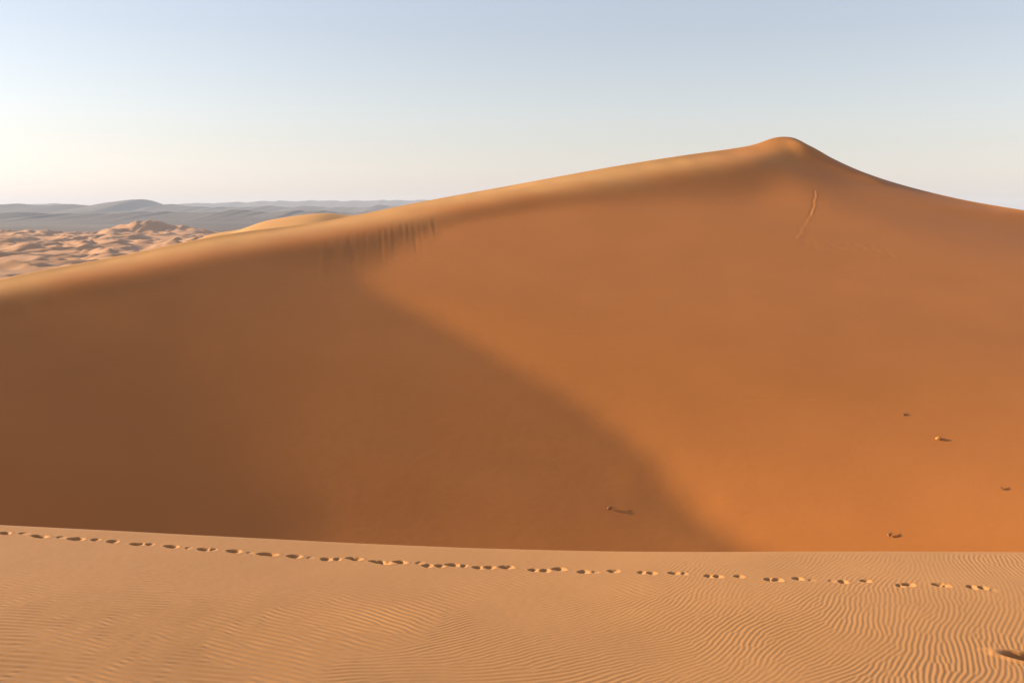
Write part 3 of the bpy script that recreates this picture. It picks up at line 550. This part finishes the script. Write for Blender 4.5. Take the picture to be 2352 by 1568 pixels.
# ---------------------------------------------------------------- tufts and a clod on the slip face
M_TUFT, t_, p_ = new_mat('dry_grass'); p_.inputs['Base Color'].default_value = (.26, .11, .042, 1); p_.inputs['Roughness'].default_value = .8
M_CLOD = sand('crusted_sand', (.49, .20, .065), rough=.8, spec=.2, var=.12, patch=.3, grain=40, bump=.4, fine=.02)
xs, ys = DX, DY
Z = DZ
def tuft(u, v, size, seed, n=70):
    x, y, z = on_face(u, v)
    r = random.Random(seed)
    vs, fs = [], []
    i, j = np.searchsorted(xs, x), np.searchsorted(ys, y)
    gx_ = (Z[j, i + 3] - Z[j, i - 3]) / (xs[i + 3] - xs[i - 3]); gy_ = (Z[j + 3, i] - Z[j - 3, i]) / (ys[j + 3] - ys[j - 3])
    for k in range(n):                                              # blades combed over by the wind, up and to the right
        ang = r.uniform(0, 2 * math.pi); d0 = size * .22 * r.random()**.7
        bx, by = d0 * math.cos(ang), d0 * math.sin(ang) * .7
        lean = size * r.uniform(.15, 1.0) * r.uniform(.4, 1.0); h = size * r.uniform(.02, .06)
        la = r.gauss(.60, .30)
        w_ = .010 + .012 * r.random()
        sl = lambda px_, py_, up: (px_, py_, gx_ * px_ + gy_ * py_ + up)
        pts = [sl(bx, by, -.03), sl(bx + lean * .35 * math.cos(la), by + lean * .35 * math.sin(la), h), sl(bx + lean * math.cos(la), by + lean * math.sin(la), h * .7)]
        pa = la + math.pi / 2
        i0 = len(vs)
        for (qx, qy, qz), ww in zip(pts, (w_, w_ * .8, .002)):
            vs += [(qx - ww * math.cos(pa), qy - ww * math.sin(pa), qz), (qx + ww * math.cos(pa), qy + ww * math.sin(pa), qz)]
        fs += [(i0, i0 + 1, i0 + 3, i0 + 2), (i0 + 2, i0 + 3, i0 + 5, i0 + 4)]
    me = bpy.data.meshes.new('grass_tuft')
    me.from_pydata(vs, [], fs); me.materials.append(M_TUFT)
    o = bpy.data.objects.new('grass_tuft', me); S.collection.objects.link(o)
    o.location = (x, y, z)
    return o
G = 'dry grass tufts on the slip face'
tag(tuft(1398, 1170, .50, 1, 40), 'dark dry grass tuft alone in the shaded hollow of the large dune', 'grass tuft', G)
tag(tuft(2042, 1232, .42, 2, 40), 'dark dry grass tuft low on the sunlit slope, just above the foreground crest', 'grass tuft', G)
tag(tuft(2075, 952, .36, 3, 24), 'small brown grass tuft up left of the rounded sand clod', 'grass tuft', G)
tag(tuft(2298, 1124, .36, 4, 24), 'small brown grass tuft on the sunlit slope near the right edge', 'grass tuft', G)

def clod(u, v, size):
    x, y, z = on_face(u, v)
    n, m_ = 28, 18
    vs, fs = [], []
    for i in range(m_ + 1):
        ph = math.pi * i / m_
        for j in range(n):
            la = 2 * math.pi * j / n
            dx, dy, dz = math.sin(ph) * math.cos(la), math.sin(ph) * math.sin(la), math.cos(ph)
            k = 1 + .22 * float(noise(np.array(dx * 1.7 + 5), np.array(dy * 1.7 + dz * 1.3), 95)) + .08 * float(noise(np.array(dx * 5 + 2), np.array(dy * 5 + dz * 4), 96))
            vs.append((size * k * dx * 1.15, size * k * dy, size * k * dz * .75))
    for i in range(m_):
        for j in range(n):
            fs.append((i * n + j, i * n + (j + 1) % n, (i + 1) * n + (j + 1) % n, (i + 1) * n + j))
    me = bpy.data.meshes.new('sand_clod'); me.from_pydata(vs, [], fs); me.materials.append(M_CLOD)
    me.polygons.foreach_set('use_smooth', [True] * len(fs))
    o = bpy.data.objects.new('sand_clod', me); S.collection.objects.link(o)
    o.location = (x, y, z + size * .15)
    return o
tag(clod(2155, 1008, .14), 'rounded sand clod lit on its left side, on the sunlit slope', 'sand clod')

# ---------------------------------------------------------------- far country
GZ = -60.0
M_PLAIN, t_, p_ = new_mat('gravel_plain')
tc_ = t_.nodes.new('ShaderNodeTexCoord'); mp_ = t_.nodes.new('ShaderNodeMapping'); mp_.inputs['Scale'].default_value = (1 / 900, 1 / 700, 1)
n_ = t_.nodes.new('ShaderNodeTexNoise'); n_.inputs['Scale'].default_value = 1; n_.inputs['Detail'].default_value = 8; n_.inputs['Roughness'].default_value = .6
r_ = t_.nodes.new('ShaderNodeValToRGB')
r_.color_ramp.elements[0].position = .35; r_.color_ramp.elements[0].color = (.070, .062, .060, 1)
r_.color_ramp.elements[1].position = .68; r_.color_ramp.elements[1].color = (.17, .145, .125, 1)
t_.links.new(tc_.outputs['Object'], mp_.inputs[0]); t_.links.new(mp_.outputs[0], n_.inputs['Vector']); t_.links.new(n_.outputs['Fac'], r_.inputs[0]); t_.links.new(r_.outputs[0], p_.inputs['Base Color'])
p_.inputs['Roughness'].default_value = .9; p_.inputs['Specular IOR Level'].default_value = .1
xs = np.linspace(-17000, 17000, 300); ys = np.linspace(-2000, 16000, 200)
X, Y = np.meshgrid(xs, ys)
structure(height_grid('plain', xs, ys, GZ + 2.0 * fbm(X / 1500, Y / 1500, 101, 3), M_PLAIN))

# small dunes between the great dune and the plain
xs = np.arange(-1900, 250, 4.0); ys = np.arange(560, 3000, 4.5)
X, Y = np.meshgrid(xs, ys)
def barchans(X, Y):
    z = 0
    for k, (lam, amp) in enumerate(((140, 9), (68, 5.5), (34, 2.2))):
        wx = X + lam * .55 * fbm(X / (lam * 1.6), Y / (lam * 1.6), 110 + k, 2)
        ph = (wx * .9 + Y * .25) / lam + .75 * fbm(X / (lam * 2.2), Y / (lam * 1.3), 120 + k, 3)
        f = ph - np.floor(ph)
        tooth = np.where(f < .66, f / .66, (1 - f) / .34)
        tooth = tooth**1.3
        z = z + amp * tooth * (.35 + .9 * np.clip(.5 + .6 * noise(X / (lam * 1.9), Y / (lam * 1.9), 130 + k), 0, 1))
    return z
Zd = barchans(X, Y)
far_edge = 2650 + 260 * noise(X / 420, X * 0, 140) + 120 * noise(X / 130, X * 0, 141)
Zd = Zd * (1 - smooth(far_edge - 250, far_edge + 50, Y)) - 4 * smooth(far_edge - 100, far_edge + 100, Y)
# one taller star dune that stands out near the far edge
for u, v, yy, hh, rx in ((290, 533, 2350, 26, 75), (355, 540, 2380, 20, 70), (60, 560, 2200, 12, 90), (420, 548, 2350, 10, 60)):
    a, b = ray(u, v)
    cx_, cy_ = a * yy, yy
    rr = np.sqrt(((X - cx_) / (rx * (1 + .35 * np.sign(X - cx_))))**2 + ((Y - cy_) / 120)**2 + .02)
    Zd += hh * np.maximum(0, 1 - rr)
structure(height_grid('dune_field', xs, ys, GZ + 1 + Zd, M_FIELD))

# dark rocky hills on the skyline
def hills(name, pts, dist, depth, mat, seed, rough):
    p = np.array([pt(u, v, dist) for u, v in pts])
    prof = cubic(p[:, 0], p[:, 2])
    xs = np.linspace(p[0, 0], p[-1, 0], 700); ys = np.linspace(dist - depth, dist + depth, 60)
    X, Y = np.meshgrid(xs, ys)
    e = np.clip(1 - np.abs((Y - dist) / depth)**1.3, 0, 1)
    H = np.maximum(prof(X) - GZ, 2) + rough * fbm(X / (dist * .012), X * 0 + 3, seed, 5, .6)
    Zh = H * e * (1 + .35 * fbm(X / (depth * .5), Y / (depth * .5), seed + 9, 4) * (1 - e))
    return structure(height_grid(name, xs, ys, GZ - 3 + Zh, mat))
hills('hills', [(-900, 474), (-500, 470), (-200, 473), (0, 473), (40, 470), (90, 471), (140, 469.5), (185, 471), (215, 474), (235, 471), (262, 464), (285, 460.5), (300, 456.5), (318, 455), (336, 458), (352, 465), (375, 469), (410, 471), (440, 474), (520, 475), (600, 474), (680, 475), (740, 474), (800, 476), (860, 474), (895, 470.5), (930, 475), (1000, 475), (1300, 478), (1900, 486), (2400, 488), (3000, 488)], 9000, 1500, M_PLAIN, 150, 9)
hills('far_hills', [(-900, 470), (0, 472), (110, 468), (200, 472), (300, 473), (450, 467), (560, 463.5), (640, 461), (700, 460.5), (760, 461.5), (850, 460), (950, 459.5), (1100, 463), (1400, 470), (1900, 478), (2400, 484), (3000, 484)], 14500, 1500, M_PLAIN, 160, 9)
hills('hills', [(-900, 492), (-300, 490), (-100, 494), (60, 488), (180, 492), (330, 486), (450, 489), (560, 484), (640, 487), (720, 483), (820, 486), (930, 484), (1100, 488), (1900, 492), (2400, 492), (3000, 492)], 5600, 900, M_PLAIN, 170, 7)

# ---------------------------------------------------------------- haze
hm = bpy.data.materials.new('haze'); hm.use_nodes = True
ht = hm.node_tree
ht.nodes.remove(ht.nodes['Principled BSDF'])
pv = ht.nodes.new('ShaderNodeVolumePrincipled')
pv.inputs['Color'].default_value = (.64, .74, .93, 1)
pv.inputs['Density'].default_value = 4.8e-5
pv.inputs['Anisotropy'].default_value = .0
ht.links.new(pv.outputs[0], ht.nodes['Material Output'].inputs['Volume'])
vs = [(x, y, z) for x in (-18000, 18000) for y in (-3000, 17500) for z in (GZ - 12, 170)]
me = bpy.data.meshes.new('haze')
me.from_pydata(vs, [], [(0, 1, 3, 2), (4, 6, 7, 5), (0, 4, 5, 1), (2, 3, 7, 6), (0, 2, 6, 4), (1, 5, 7, 3)])
me.materials.append(hm)
hz = bpy.data.objects.new('haze', me); S.collection.objects.link(hz)
hz['kind'] = 'stuff'
